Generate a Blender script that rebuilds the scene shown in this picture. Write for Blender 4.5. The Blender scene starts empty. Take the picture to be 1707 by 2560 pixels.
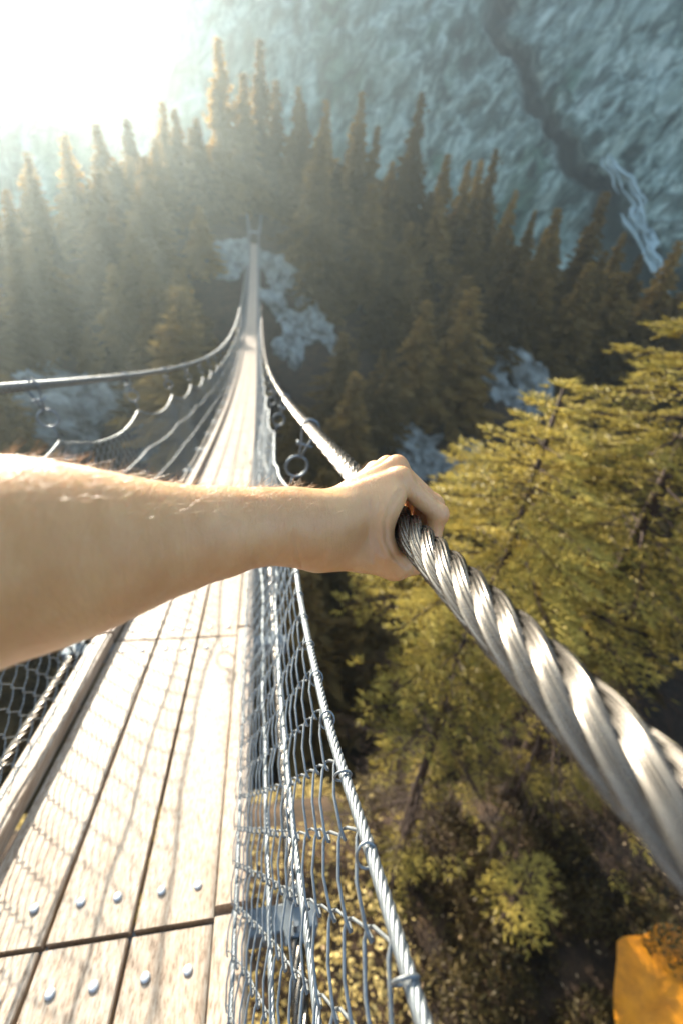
import bpy, math, random
import numpy as np
from mathutils import Matrix, Vector
R = math.radians
PI = math.pi
rng = np.random.default_rng(7)
random.seed(7)
scene = bpy.context.scene
COL = scene.collection

# ------------------------------------------------------------------ camera
# axes of the place seen in the camera's frame (x right, y down, z forward)
F_PX = 16.0 / 36.0 * 2560.0
def _n(v):
    v = np.array(v, float); return v / np.linalg.norm(v)
NAD = _n((-208, 1971, 1138))                 # straight down
DDIR = _n((-208, -350, 1138))                # along the near end of the bridge
XR = _n(np.cross(NAD, DDIR))                 # to the right of the bridge
FW = _n(DDIR - DDIR.dot(NAD) * NAD)          # level, along the bridge
DDN = _n(NAD - NAD.dot(DDIR) * DDIR)
C2W = np.array([XR, FW, -NAD])               # camera frame -> world
def ray(px, py):
    return C2W @ np.array([(px - 853.5) / F_PX, (py - 1280) / F_PX, 1.0])
cam_d = bpy.data.cameras.new('camera'); cam = bpy.data.objects.new('camera', cam_d); COL.objects.link(cam)
scene.camera = cam
rt, up, bk = C2W @ np.array([1, 0, 0]), C2W @ np.array([0, -1, 0]), C2W @ np.array([0, 0, -1])
cam.matrix_world = Matrix(((rt[0], up[0], bk[0], 0), (rt[1], up[1], bk[1], 0), (rt[2], up[2], bk[2], 0), (0, 0, 0, 1)))
cam_d.sensor_fit = 'VERTICAL'; cam_d.sensor_height = 36; cam_d.sensor_width = 24; cam_d.lens = 16
cam_d.clip_start = 0.02; cam_d.clip_end = 5000
cam_d.dof.use_dof = True; cam_d.dof.focus_distance = 0.50; cam_d.dof.aperture_fstop = 3.0

# ------------------------------------------------------------------ sky, sun, exposure
SUN_EL, SUN_AZ = R(16.3), R(-21)             # azimuth from +Y towards +X
w = bpy.data.worlds.new('World'); scene.world = w; w.use_nodes = True
nt = w.node_tree; nt.nodes.clear()
o_ = nt.nodes.new('ShaderNodeOutputWorld'); b_ = nt.nodes.new('ShaderNodeBackground'); s_ = nt.nodes.new('ShaderNodeTexSky')
s_.sky_type = 'NISHITA'; s_.sun_disc = False; s_.sun_elevation = SUN_EL; s_.sun_rotation = SUN_AZ
s_.altitude = 1200; s_.air_density = .8; s_.dust_density = 3.0; s_.ozone_density = 0.4
nt.links.new(s_.outputs[0], b_.inputs[0]); nt.links.new(b_.outputs[0], o_.inputs[0]); b_.inputs[1].default_value = 0.125
sd = bpy.data.lights.new('sun', 'SUN'); sun = bpy.data.objects.new('sun', sd); COL.objects.link(sun)
sd.energy = 5.0; sd.angle = R(0.5); sd.color = (1.0, 0.90, 0.76)
SUNV = Vector((math.sin(SUN_AZ) * math.cos(SUN_EL), math.cos(SUN_AZ) * math.cos(SUN_EL), math.sin(SUN_EL)))
sun.rotation_euler = (-SUNV).to_track_quat('-Z', 'Y').to_euler()
scene.view_settings.view_transform = 'Standard'; scene.view_settings.look = 'None'
scene.view_settings.exposure = 2.1; scene.view_settings.gamma = 1.0
scene.cycles.use_denoising = True
scene.cycles.max_bounces = 6; scene.cycles.diffuse_bounces = 3; scene.cycles.glossy_bounces = 3
scene.cycles.transmission_bounces = 3; scene.cycles.volume_bounces = 0; scene.cycles.transparent_max_bounces = 6
scene.cycles.sample_clamp_indirect = 6

# ------------------------------------------------------------------ helpers
def tag(o, label=None, cat=None, group=None, kind=None):
    if label: o['label'] = label
    if cat: o['category'] = cat
    if group: o['group'] = group
    if kind: o['kind'] = kind
    return o
def empty(name, loc=(0, 0, 0), rz=0):
    o = bpy.data.objects.new(name, None); COL.objects.link(o)
    o.location = loc; o.rotation_euler = (0, 0, rz); o.empty_display_size = 0.2
    return o
class MB:
    def __init__(s): s.V = []; s.F = []; s.n = 0
    def add(s, v, *faces):
        v = np.asarray(v, np.float32).reshape(-1, 3)
        for f in faces:
            if f is not None and len(f): s.F.append(np.asarray(f, np.int64) + s.n)
        s.V.append(v); s.n += len(v); return s
    def mesh(s, name, m, smooth=True):
        me = bpy.data.meshes.new(name)
        V = np.concatenate(s.V); me.vertices.add(len(V)); me.vertices.foreach_set('co', V.ravel())
        lens = np.concatenate([np.full(len(f), f.shape[1], np.int32) for f in s.F])
        idx = np.concatenate([f.ravel() for f in s.F]).astype(np.int32)
        me.loops.add(len(idx)); me.loops.foreach_set('vertex_index', idx)
        me.polygons.add(len(lens)); st = np.zeros(len(lens), np.int32); st[1:] = np.cumsum(lens)[:-1]
        me.polygons.foreach_set('loop_start', st)
        me.polygons.foreach_set('use_smooth', np.full(len(lens), smooth))
        me.materials.append(m); me.update(calc_edges=True); me.validate()
        return me
    def build(s, name, m, parent=None, smooth=True, loc=None):
        o = bpy.data.objects.new(name, s.mesh(name, m, smooth)); COL.objects.link(o)
        if parent: o.parent = parent
        if loc is not None: o.location = loc
        return o
def unit(a):
    return a / np.maximum(np.linalg.norm(a, axis=-1, keepdims=True), 1e-9)
def grid_faces(nu, nv, closed_v=False):
    i = np.arange(nu - 1)[:, None]; j = np.arange(nv if closed_v else nv - 1)[None, :]
    j2 = (j + 1) % nv
    return np.stack([i * nv + j, i * nv + j2, (i + 1) * nv + j2, (i + 1) * nv + j], -1).reshape(-1, 4)
def tube(mb, P, r, sides=6, ref=(0, 0, 1), cap=True, closed=False):
    P = np.asarray(P, float); n = len(P)
    if closed: T = unit(np.roll(P, -1, 0) - np.roll(P, 1, 0))
    else: T = unit(np.gradient(P, axis=0))
    ref = np.broadcast_to(np.asarray(ref, float), P.shape)
    A = unit(np.cross(T, ref)); B = np.cross(T, A)
    a = np.arange(sides) * 2 * PI / sides
    r = np.broadcast_to(np.asarray(r, float), (n,))[:, None, None]
    V = P[:, None] + r * (np.cos(a)[None, :, None] * A[:, None] + np.sin(a)[None, :, None] * B[:, None])
    V = V.reshape(-1, 3)
    if closed:
        f = grid_faces(n + 1, sides, True) % (n * sides); mb.add(V, f)
    else:
        f = grid_faces(n, sides, True)
        if cap:
            c = len(V); V = np.vstack([V, P[:1], P[-1:]])
            k = np.arange(sides); k2 = (k + 1) % sides
            t1 = np.stack([np.full(sides, c), k2, k], 1)
            t2 = np.stack([np.full(sides, c + 1), (n - 1) * sides + k, (n - 1) * sides + k2], 1)
            mb.add(V, f, np.vstack([t1, t2]))
        else: mb.add(V, f)
    return mb
def box(mb, c, s, rot=None, bev=0.0):
    # box with chamfered edges (rounded-looking), centre c, full size s
    h = np.array(s, float) / 2; b = min(bev, h.min() * .9)
    if b <= 0:
        V = np.array([[x, y, z] for x in (-1, 1) for y in (-1, 1) for z in (-1, 1)], float) * h
        Fq = [[0, 1, 3, 2], [4, 6, 7, 5], [0, 4, 5, 1], [2, 3, 7, 6], [0, 2, 6, 4], [1, 5, 7, 3]]
        T = None
    else:
        V = []; idx = {}
        for sx in (-1, 1):
            for sy in (-1, 1):
                for sz in (-1, 1):
                    for ax in range(3):
                        p = np.array([sx, sy, sz]) * h
                        for q in range(3):
                            if q != ax: p[q] -= (sx, sy, sz)[q] * b
                        idx[(sx, sy, sz, ax)] = len(V); V.append(p)
        Fq = []; T = []
        for ax in range(3):
            u, v = [(1, 2), (2, 0), (0, 1)][ax]
            for sg in (-1, 1):
                q = []
                for su, sv in ((-1, -1), (1, -1), (1, 1), (-1, 1)):
                    k = [0, 0, 0]; k[ax] = sg; k[u] = su; k[v] = sv; q.append(idx[(*k, ax)])
                Fq.append(q if sg > 0 else q[::-1])
            for su in (-1, 1):
                for sv in (-1, 1):
                    a = [0, 0, 0]; c2 = [0, 0, 0]
                    a[ax] = -1; c2[ax] = 1
                    for k in (a, c2): k[u] = su; k[v] = sv
                    q = [idx[(*a, u)], idx[(*c2, u)], idx[(*c2, v)], idx[(*a, v)]]
                    Fq.append(q if su * sv < 0 else q[::-1])
        for sx in (-1, 1):
            for sy in (-1, 1):
                for sz in (-1, 1):
                    t = [idx[(sx, sy, sz, k)] for k in range(3)]
                    T.append(t if sx * sy * sz > 0 else t[::-1])
        V = np.array(V)
    if rot is not None: V = V @ np.array(rot).T
    mb.add(V + np.array(c), np.array(Fq), np.array(T) if T else None)
    return mb
# smooth value noise
_tab = np.random.default_rng(3).random((64, 64, 64)).astype(np.float32)
def vnoise(p):
    p = np.asarray(p, float); i = np.floor(p).astype(int); f = p - i; f = f * f * (3 - 2 * f)
    out = 0
    for dx in (0, 1):
        for dy in (0, 1):
            for dz in (0, 1):
                wgt = (f[..., 0] if dx else 1 - f[..., 0]) * (f[..., 1] if dy else 1 - f[..., 1]) * (f[..., 2] if dz else 1 - f[..., 2])
                out = out + wgt * _tab[(i[..., 0] + dx) & 63, (i[..., 1] + dy) & 63, (i[..., 2] + dz) & 63]
    return out * 2 - 1
def fbm(p, oct=4, gain=.5):
    p = np.asarray(p, float); s = 0; a = 1
    for _ in range(oct):
        s = s + a * vnoise(p); p = p * 2.03 + 11.7; a *= gain
    return s
def st(*a): return np.stack(np.broadcast_arrays(*[np.asarray(k, float) for k in a]), -1)
def sstep(a, b, x):
    t = np.clip((x - a) / (b - a), 0, 1); return t * t * (3 - 2 * t)

# ------------------------------------------------------------------ materials
def mat(name):
    m = bpy.data.materials.new(name); m.use_nodes = True
    t = m.node_tree; t.nodes.clear()
    out = t.nodes.new('ShaderNodeOutputMaterial'); p = t.nodes.new('ShaderNodeBsdfPrincipled')
    t.links.new(p.outputs[0], out.inputs[0])
    return m, t, p, out
def N(t, ty, **kw):
    n = t.nodes.new('ShaderNode' + ty)
    for k, v in kw.items():
        if k.startswith('i_'): n.inputs[k[2:].replace('_', ' ')].default_value = v
        else: setattr(n, k, v)
    return n
def ramp(t, fac, stops):
    r = t.nodes.new('ShaderNodeValToRGB'); e = r.color_ramp.elements
    while len(e) < len(stops): e.new(.5)
    for k, (p, c) in enumerate(stops):
        e[k].position = p; e[k].color = (c[0], c[1], c[2], 1) if len(c) == 3 else c
    t.links.new(fac, r.inputs[0]); return r.outputs[0]
def coords(t, scale=(1, 1, 1), rot=(0, 0, 0), kind='Object'):
    c = t.nodes.new('ShaderNodeTexCoord'); m = t.nodes.new('ShaderNodeMapping')
    m.inputs['Scale'].default_value = scale; m.inputs['Rotation'].default_value = rot
    t.links.new(c.outputs[kind], m.inputs[0]); return m.outputs[0]
def turned(t, ang, scale):
    v = coords(t, (1, 1, 1), (0, ang, 0)); m = t.nodes.new('ShaderNodeMapping'); m.inputs['Scale'].default_value = scale
    t.links.new(v, m.inputs[0]); return m.outputs[0]
def noise(t, vec, scale, detail=4, rough=.5, dist=0):
    n = t.nodes.new('ShaderNodeTexNoise'); n.inputs['Scale'].default_value = scale
    n.inputs['Detail'].default_value = detail; n.inputs['Roughness'].default_value = rough; n.inputs['Distortion'].default_value = dist
    t.links.new(vec, n.inputs['Vector']); return n.outputs[0]
def bump(t, p, h, strength=.3, dist=.01):
    b = t.nodes.new('ShaderNodeBump'); b.inputs['Strength'].default_value = strength; b.inputs['Distance'].default_value = dist
    t.links.new(h, b.inputs['Height']); t.links.new(b.outputs[0], p.inputs['Normal'])

def m_wood():
    m, t, p, _ = mat('weathered_wood')
    v = coords(t, (26, .55, 26)); g = noise(t, v, 7, 6, .62, .02)
    v2 = coords(t, (1.6, .5, 1.6)); g2 = noise(t, v2, 7, 5, .6)
    c = ramp(t, g, [(.36, (.20, .130, .078)), (.45, (.36, .27, .19)), (.60, (.46, .38, .295))])
    c2 = ramp(t, g2, [(.30, (.62, .50, .38)), (.45, (.95, .92, .88)), (.6, (1, 1, 1))])
    mx = N(t, 'MixRGB', blend_type='MULTIPLY'); mx.inputs[0].default_value = .7
    t.links.new(c, mx.inputs[1]); t.links.new(c2, mx.inputs[2]); t.links.new(mx.outputs[0], p.inputs['Base Color'])
    p.inputs['Roughness'].default_value = .55; bump(t, p, g, .35, .002)
    return m
def m_steel(name, col=(.50, .51, .51), rough=.34, metal=.9, sc=60):
    m, t, p, _ = mat(name); v = coords(t); g = noise(t, v, sc, 4, .6)
    c = ramp(t, g, [(.3, tuple(k * .62 for k in col)), (.6, col)])
    t.links.new(c, p.inputs['Base Color']); p.inputs['Metallic'].default_value = metal
    r = ramp(t, g, [(.3, (rough + .15,) * 3), (.7, (rough,) * 3)]); t.links.new(r, p.inputs['Roughness'])
    return m
def m_skin():
    m, t, p, _ = mat('skin'); v = coords(t)
    g = noise(t, v, 26, 5, .65)
    c = ramp(t, g, [(.30, (.66, .335, .135)), (.5, (.72, .39, .165)), (.7, (.77, .45, .20))])
    sp = noise(t, v, 190, 1, .5)
    fr = ramp(t, sp, [(.16, (.45, .24, .14)), (.22, (1, 1, 1))])
    mx = N(t, 'MixRGB', blend_type='MULTIPLY'); mx.inputs[0].default_value = .55
    t.links.new(c, mx.inputs[1]); t.links.new(fr, mx.inputs[2]); t.links.new(mx.outputs[0], p.inputs['Base Color'])
    p.inputs['Roughness'].default_value = .42; p.inputs['Specular IOR Level'].default_value = .75
    p.inputs['Subsurface Weight'].default_value = .5; p.inputs['Subsurface Radius'].default_value = (1, .35, .15)
    p.inputs['Subsurface Scale'].default_value = .010
    # fine wrinkles that run round the wrist, and pores
    vw = coords(t, (260, 60, 60), (0, 0, R(10))); wv = noise(t, vw, 1.6, 3, .55, .4)
    po = noise(t, v, 900, 2, .5)
    ad = N(t, 'Math', operation='MULTIPLY_ADD'); ad.inputs[1].default_value = .6
    t.links.new(po, ad.inputs[0]); t.links.new(wv, ad.inputs[2])
    bump(t, p, ad.outputs[0], .5, .0014)
    return m
def m_leaf(name, c1, c2, scale=3.0, trans=.35, rough=.6, lo_=.35, hi_=.75):
    m, t, p, out = mat(name); v = coords(t)
    g = noise(t, v, scale, 3, .6)
    inf = N(t, 'ObjectInfo')
    ad = N(t, 'Math', operation='MULTIPLY_ADD'); ad.inputs[1].default_value = .25
    t.links.new(inf.outputs['Random'], ad.inputs[0]); t.links.new(g, ad.inputs[2])
    c = ramp(t, ad.outputs[0], [(lo_, c1), (hi_, c2)])
    t.links.new(c, p.inputs['Base Color']); p.inputs['Roughness'].default_value = rough
    p.inputs['Specular IOR Level'].default_value = .3
    tr = t.nodes.new('ShaderNodeBsdfTranslucent'); t.links.new(c, tr.inputs[0])
    mx = t.nodes.new('ShaderNodeMixShader'); mx.inputs[0].default_value = trans
    t.links.new(p.outputs[0], mx.inputs[1]); t.links.new(tr.outputs[0], mx.inputs[2]); t.links.new(mx.outputs[0], out.inputs[0])
    return m
def m_simple(name, c1, c2, scale=8, rough=.8, bs=.3, bd=.02):
    m, t, p, _ = mat(name); v = coords(t); g = noise(t, v, scale, 6, .6)
    t.links.new(ramp(t, g, [(.3, c1), (.7, c2)]), p.inputs['Base Color'])
    p.inputs['Roughness'].default_value = rough; bump(t, p, g, bs, bd); return m
WOOD = m_wood()
STEEL = m_steel('galvanised_wire', (.29, .315, .32), .44, .7, 90)
CABLE = m_steel('bright_cable_steel', (.160, .145, .125), .21, .92, 70)
BOLT = m_steel('bolt_steel', (.62, .64, .65), .4, .35, 40)
BEAM = m_steel('galvanised_beam', (.25, .29, .31), .55, .5, 12)
SKIN = m_skin()
HAIR, _t, _p, _ = mat('blond_hair'); _p.inputs['Base Color'].default_value = (.62, .40, .20, 1); _p.inputs['Roughness'].default_value = .35
NEEDLE = m_leaf('spruce_needles', (.13, .10, .017), (.66, .53, .12), 2.5, .33, .45)
BARK = m_simple('bark', (.030, .018, .011), (.085, .050, .034), 20)
CONIFER = m_leaf('conifer_foliage', (.047, .027, .009), (.56, .35, .095), .35, .66, lo_=.38, hi_=.86)
CONBARK = m_simple('conifer_bark', (.05, .03, .02), (.10, .06, .04), 6)

# ------------------------------------------------------------------ shape of the land
def gz(x, y):
    x = np.asarray(x, float); y = np.asarray(y, float)
    p = np.stack([x * .05, y * .05, x * 0 + 1.5], -1)
    nz = fbm(p, 4)
    shelf = -8.3 + 9.5 * sstep(-1.5, -10, y) + .35 * fbm(p * 4, 2)
    gorge = -29.0
    fall = np.where(x > 0, .16 * x, -.33 * x); fall = 22 * np.tanh(fall / 22)
    far = -27.5 + (y - 15) * .715 - fall + 1.6 * nz
    ridge = 2.6 - fall + 1.5 * nz
    far = np.where(y > 57, np.minimum(far, ridge), far)
    far = far - .9 * np.clip(y - 66, 0, 60)
    k = sstep(3.5, 13, y)
    near = shelf * (1 - k) + gorge * k
    kk = sstep(11, 19, y)
    z = near * (1 - kk) + np.maximum(far, gorge) * kk
    flat = sstep(52, 55, y) * (1 - sstep(58, 60, y)) * (1 - sstep(1.2, 4, np.abs(x + .36)))
    return z * (1 - flat) + .45 * flat
def terrain():
    def axis(lo, hi, c0, c1, fine, coarse):
        a = list(np.arange(c0, c1, fine)); v = c1; s = fine
        while v < hi: a.append(v); s = min(s * 1.25, coarse); v += s
        a.append(hi); v = c0; s = fine; b = []
        while v > lo: s = min(s * 1.25, coarse); v -= s; b.append(max(v, lo))
        return np.array(sorted(set(b + a)))
    xs = axis(-1500, 1500, -45, 60, .8, 90); ys = axis(-300, 2500, -12, 78, .8, 90)
    X, Y = np.meshgrid(xs, ys, indexing='ij'); Z = gz(X, Y)
    far = sstep(100, 400, np.maximum(np.abs(X), Y)); Z = Z * (1 - far) - 60 * far
    mb = MB(); mb.add(np.stack([X, Y, Z], -1), grid_faces(len(xs), len(ys))[:, ::-1])
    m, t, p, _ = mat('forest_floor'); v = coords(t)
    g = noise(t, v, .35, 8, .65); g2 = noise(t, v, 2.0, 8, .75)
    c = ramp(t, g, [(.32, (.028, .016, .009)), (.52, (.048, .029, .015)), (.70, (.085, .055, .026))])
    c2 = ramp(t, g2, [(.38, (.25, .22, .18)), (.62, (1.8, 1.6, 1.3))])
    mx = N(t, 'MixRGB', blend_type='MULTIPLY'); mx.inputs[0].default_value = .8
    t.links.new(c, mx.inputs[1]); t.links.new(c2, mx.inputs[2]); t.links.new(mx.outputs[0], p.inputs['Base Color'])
    p.inputs['Roughness'].default_value = .9; bump(t, p, g2, .8, .15)
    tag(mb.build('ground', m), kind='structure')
terrain()
def on_ground(px, py, y0=14, y1=75):
    """point where the sight line meets the far slope"""
    d = ray(px, py); d = d / d[1]
    ys = np.linspace(y0, y1, 900); P = ys[:, None] * d[None]
    k = np.where(gz(P[:, 0], P[:, 1]) > P[:, 2])[0]
    k = k[0] if len(k) else len(ys) - 1
    return P[k]

# mountain wall behind the ridge
def cliff():
    nu, nv = 420, 260
    u = np.linspace(0, 1, nu)[:, None]; v = np.linspace(0, 1, nv)[None, :]
    az = R(-60) + u * R(135)
    top = R(10.6) + R(12) * sstep(R(-17), R(-12.5), az) + R(13) * sstep(R(-8), R(6), az) + 0 * v
    d0 = 215 + 25 * np.sin(az * 3.1)
    X0 = d0 * np.sin(az) + 0 * v; Y0 = d0 * np.cos(az) + 0 * v
    H = np.tan(top) * 300 + 110; z = -110 + v * H
    back = (z + 110) * .42
    X = X0 + back * np.sin(az); Y = Y0 + back * np.cos(az)
    s = d0 * az
    a = R(33); q1 = s * math.cos(a) - z * math.sin(a) * 1; q2 = s * math.sin(a) + z * math.cos(a)
    n1 = fbm(st(q1 * .05, q2 * .016, 3.3), 6, .55)
    n2 = 1 - np.abs(fbm(st(q1 * .016, q2 * .006, 9.1), 4))
    n3 = fbm(st(s * .3, z * .3, 0), 3, .6)
    disp = 6 * n1 + 16 * n2 + .7 * n3
    # the big gully and the shelf beside it
    gw = 3.5 + np.clip(60 - z, 0, 90) * .17; g = s - (139 - (z - 29) * .62) + 8 * fbm(st(z * .06, s * .02, 5), 4); gul = np.exp(-(g / gw) ** 2); disp = disp - 17 * gul
    X = X - disp * np.sin(az); Y = Y - disp * np.cos(az)
    mb = MB(); mb.add(st(X, Y, z + 1.5 * n3), grid_faces(nu, nv))
    me_v = np.clip(gul * (1.2 + .5 * n1) + .9 * np.exp(-((s - 190 + z * .3) / 26) ** 2) * (n3 > -.2) * (z < 35), 0, 1)  # mask of the darker tone in the gully and a band beside it
    m, t, p, _ = mat('cliff_rock')
    v1 = turned(t, R(-30), (1, 1, .42)); g1 = noise(t, v1, .16, 9, .66, .6)
    v2 = turned(t, R(-22), (1, 1, .4)); g2 = noise(t, v2, .035, 6, .6, .4)
    c = ramp(t, g1, [(.38, (.04, .065, .045)), (.46, (.16, .225, .18)), (.54, (.35, .44, .36)), (.66, (.68, .75, .63))])
    c2 = ramp(t, g2, [(.40, (.16, .30, .20)), (.48, (1, 1, 1))])
    mx = N(t, 'MixRGB', blend_type='MULTIPLY'); mx.inputs[0].default_value = .85
    t.links.new(c, mx.inputs[1]); t.links.new(c2, mx.inputs[2])
    vc = turned(t, R(-30), (.11, .11, .040)); vo = N(t, 'TexVoronoi', feature='DISTANCE_TO_EDGE'); vo.inputs['Scale'].default_value = 1.0
    wob = N(t, 'MixRGB', blend_type='ADD'); wob.inputs[0].default_value = .9; t.links.new(vc, wob.inputs[1]); t.links.new(g1, wob.inputs[2]); t.links.new(wob.outputs[0], vo.inputs['Vector'])
    ck = ramp(t, vo.outputs['Distance'], [(0, (.30, .34, .30)), (.05, (1, 1, 1))])
    mk = N(t, 'MixRGB', blend_type='MULTIPLY'); mk.inputs[0].default_value = .8; t.links.new(mx.outputs[0], mk.inputs[1]); t.links.new(ck, mk.inputs[2]); mx = mk
    at = N(t, 'Attribute', attribute_name='dark_tone'); mv = N(t, 'MixRGB'); mv.inputs[2].default_value = (.045, .060, .038, 1)
    t.links.new(at.outputs['Fac'], mv.inputs[0]); t.links.new(mx.outputs[0], mv.inputs[1]); t.links.new(mv.outputs[0], p.inputs['Base Color'])
    p.inputs['Roughness'].default_value = .9; bump(t, p, g1, .7, 2.0)
    o = mb.build('mountain', m)
    at_ = o.data.attributes.new('dark_tone', 'FLOAT', 'POINT'); at_.data.foreach_set('value', (me_v + 0 * X).astype(np.float32).ravel()); tag(o, kind='structure')
    # waterfall / snow filled streak down the gully foot
    def cl(px, py):
        d = ray(px, py); d = d / math.hypot(d[0], d[1]); return d
    mb = MB(); pts = []
    for px, py, wd in ((1520, 385, 2), (1545, 440, 7), (1580, 500, 10), (1590, 560, 8), (1620, 620, 6), (1650, 680, 6), (1668, 735, 4)):
        d = cl(px, py); pts.append((d * 188, wd * .42))
    P = np.array([a[0] for a in pts]); W = np.array([a[1] for a in pts])
    tt = np.linspace(0, len(P) - 1, 60); PP = np.stack([np.interp(tt, range(len(P)), P[:, k]) for k in range(3)], 1)
    WW = np.interp(tt, range(len(P)), W) * (1 + .4 * vnoise(np.stack([tt * 2.7, tt * 0, tt * 0], 1)))
    PP[:, 0] += 1.2 * vnoise(np.stack([tt * 1.9, tt * 0 + 4, tt * 0], 1))
    g_ = np.random.default_rng(4)
    for k in range(46):
        i0 = g_.integers(0, 50); ln_ = g_.integers(6, 22); i1 = min(60, i0 + ln_)
        off = g_.normal(0, .55); Q_ = PP[i0:i1] + np.stack([off * WW[i0:i1], g_.normal(0, .8) + 0 * WW[i0:i1], 0 * WW[i0:i1]], 1)
        Q_[:, 0] += .5 * vnoise(np.stack([tt[i0:i1] * 5, tt[i0:i1] * 0 + k * 1.7, tt[i0:i1] * 0], 1))
        tube(mb, Q_, np.interp(np.linspace(0, 1, i1 - i0), [0, .4, 1], [.1, .55, .05]) * g_.uniform(.5, 1.5), 5, ref=(0, 1, 0))
    m2 = m_simple('snow_and_foam', (.30, .40, .40), (.55, .64, .62), .8, .6, .6, .4)
    tag(mb.build('waterfall', m2), 'narrow pale waterfall streak running down the grey cliff on the right', 'waterfall')
cliff()

# ------------------------------------------------------------------ far conifers
def conifer_meshes(seed):
    g = np.random.default_rng(seed)
    H = 1.0; tr = MB(); zz = np.linspace(0, .97, 9)
    wob = .004 * g.standard_normal((9, 2)); wob[0] = 0
    tube(tr, np.c_[wob, zz], .013 * (1 - zz) + .0015, 6, ref=(1, 0, 0))
    V = []; wmax = g.uniform(.19, .25)
    lev = 26
    for k in range(lev):
        f = k / (lev - 1); z = .10 + .89 * f
        Rr = wmax * (1 - f) ** .95 * g.uniform(.75, 1.2) + .006
        nb = int(10 - 5 * f)
        for b in range(nb):
            az = g.uniform(0, 2 * PI); L = Rr * g.uniform(.6, 1.2); dr = g.uniform(.15, .5) * (1 - .7 * f)
            d = np.array([math.cos(az), math.sin(az), 0]); sd_ = np.array([-d[1], d[0], 0])
            ns = 5
            for s in range(ns):
                q = (s + .6) / ns; c = np.array([0, 0, z]) + d * L * q + np.array([0, 0, -dr * L * q * q + .02 * (1 - q)])
                for h in range(2):
                    sz = .028 * g.uniform(.7, 1.7) * (1.2 - .85 * f)
                    cc = c + g.normal(0, .008, 3) + sd_ * g.normal(0, .018 * (1.1 - q))
                    a1 = unit(d + g.normal(0, .5, 3) + np.array([0, 0, -.2])) * sz * 1.3; a2 = unit(np.cross(a1, g.normal(0, 1, 3))) * sz * .6
                    V.append([cc - a1, cc + a2, cc + a1 * 1.2, cc - a2])
    V = np.array(V); cr = MB(); cr.add(V.reshape(-1, 3), np.arange(len(V) * 4).reshape(-1, 4))
    return tr.mesh('trunk', CONBARK), cr.mesh('crown', CONIFER, False)
CON = [conifer_meshes(s) for s in (1, 2, 3, 4, 5)]
def far_tree(x, y, H, label, group, k=None, zt=None, name='conifer_tree', fat=1.0):
    k = random.randrange(len(CON)) if k is None else k
    z = float(gz(x, y)) - .3
    if zt is not None: H = zt - z
    e = empty(name, (x, y, z), random.uniform(0, 6.28)); tag(e, label, 'tree', group)
    e.rotation_euler[0] = random.gauss(0, .02); e.rotation_euler[1] = random.gauss(0, .02)
    for me in CON[k]:
        o = bpy.data.objects.new(me.name, me); COL.objects.link(o); o.parent = e
        wd = H * fat * min(1.25, max(.85, 16 / H)); o.scale = (wd, wd, H)
    return e
SKY_T = [  # pixel of the tip, distance along the bridge axis, fatness, what it looks like
    (545, 100, 60, .9, 'tallest slim conifer on the skyline, left of the pair above the bridge end'),
    (655, 108, 62, .9, 'tall slim conifer on the skyline, right of the pair above the bridge end'),
    (608, 188, 60, 1.0, 'shorter rounded conifer between the two tallest skyline spires'),
    (692, 205, 64, .8, 'conifer tip just right of the tallest pair on the skyline'),
    (745, 225, 62, .8, 'skyline conifer with a forked looking tip right of the tall pair'),
    (772, 268, 60, .7, 'small skyline conifer left of the dark pointed one'),
    (818, 262, 58, .9, 'dark pointed conifer in the middle of the skyline'),
    (905, 238, 62, .8, 'golden tipped skyline conifer above the hand'),
    (938, 320, 60, .8, 'low golden conifer beside a taller golden tip above the hand'),
    (1050, 248, 60, .85, 'isolated golden conifer standing clear against the grey cliff'),
    (1010, 400, 56, .9, 'small dark conifer left below the isolated golden one'),
    (1115, 392, 60, 1.0, 'bushy golden conifer right of the isolated skyline one'),
    (1168, 408, 60, .8, 'first of two small golden tips before the gap in the skyline'),
    (1200, 405, 62, .8, 'second of two small golden tips before the gap in the skyline'),
    (1240, 382, 62, .8, 'slim golden conifer standing taller right of two small tips'),
    (1280, 480, 58, .8, 'low conifer at the foot of the slope of golden tips'),
    (1330, 530, 57, .8, 'low dark conifer left of the golden pair on the right'),
    (1400, 528, 50, 1.0, 'golden conifer, left of the pair on the right of the skyline'),
    (1515, 488, 50, 1.0, 'big golden conifer leaning right below the waterfall'),
    (1560, 590, 52, .9, 'small conifer right of the big golden one below the waterfall'),
    (1345, 610, 46, .9, 'small golden conifer in front of the golden pair on the right'),
    (402, 262, 62, .9, 'hazy conifer, left of two faint tips in the sun glare'),
    (445, 280, 62, .9, 'hazy conifer, right of two faint tips in the sun glare'),
    (500, 300, 56, 1.0, 'pale broad conifer left below the tallest spire'),
    (325, 305, 62, 1.0, 'faint conifer almost lost in the sun glare'),
    (250, 318, 60, 1.0, 'faint broad conifer deep in the sun glare'),
    (160, 345, 60, 1.0, 'pale conifer in the glare near the left edge'),
    (60, 385, 58, 1.0, 'pale conifer with a lit left side at the left edge'),
    (10, 480, 52, 1.0, 'hazy conifer cut by the left edge of the view'),
    (1600, 640, 55, 1.0, 'dark conifer low on the skyline near the right edge'),
    (1700, 610, 50, 1.0, 'conifer cut by the right edge above the near spruce'),
]
for i, (px, py, y, fat, lb) in enumerate(SKY_T):
    d = ray(px, py); d = d / d[1] * y
    far_tree(float(d[0]), y, 10, lb, 'conifers on the skyline', i % 5, float(d[2]), fat=fat)
used = []
bank = []
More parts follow.
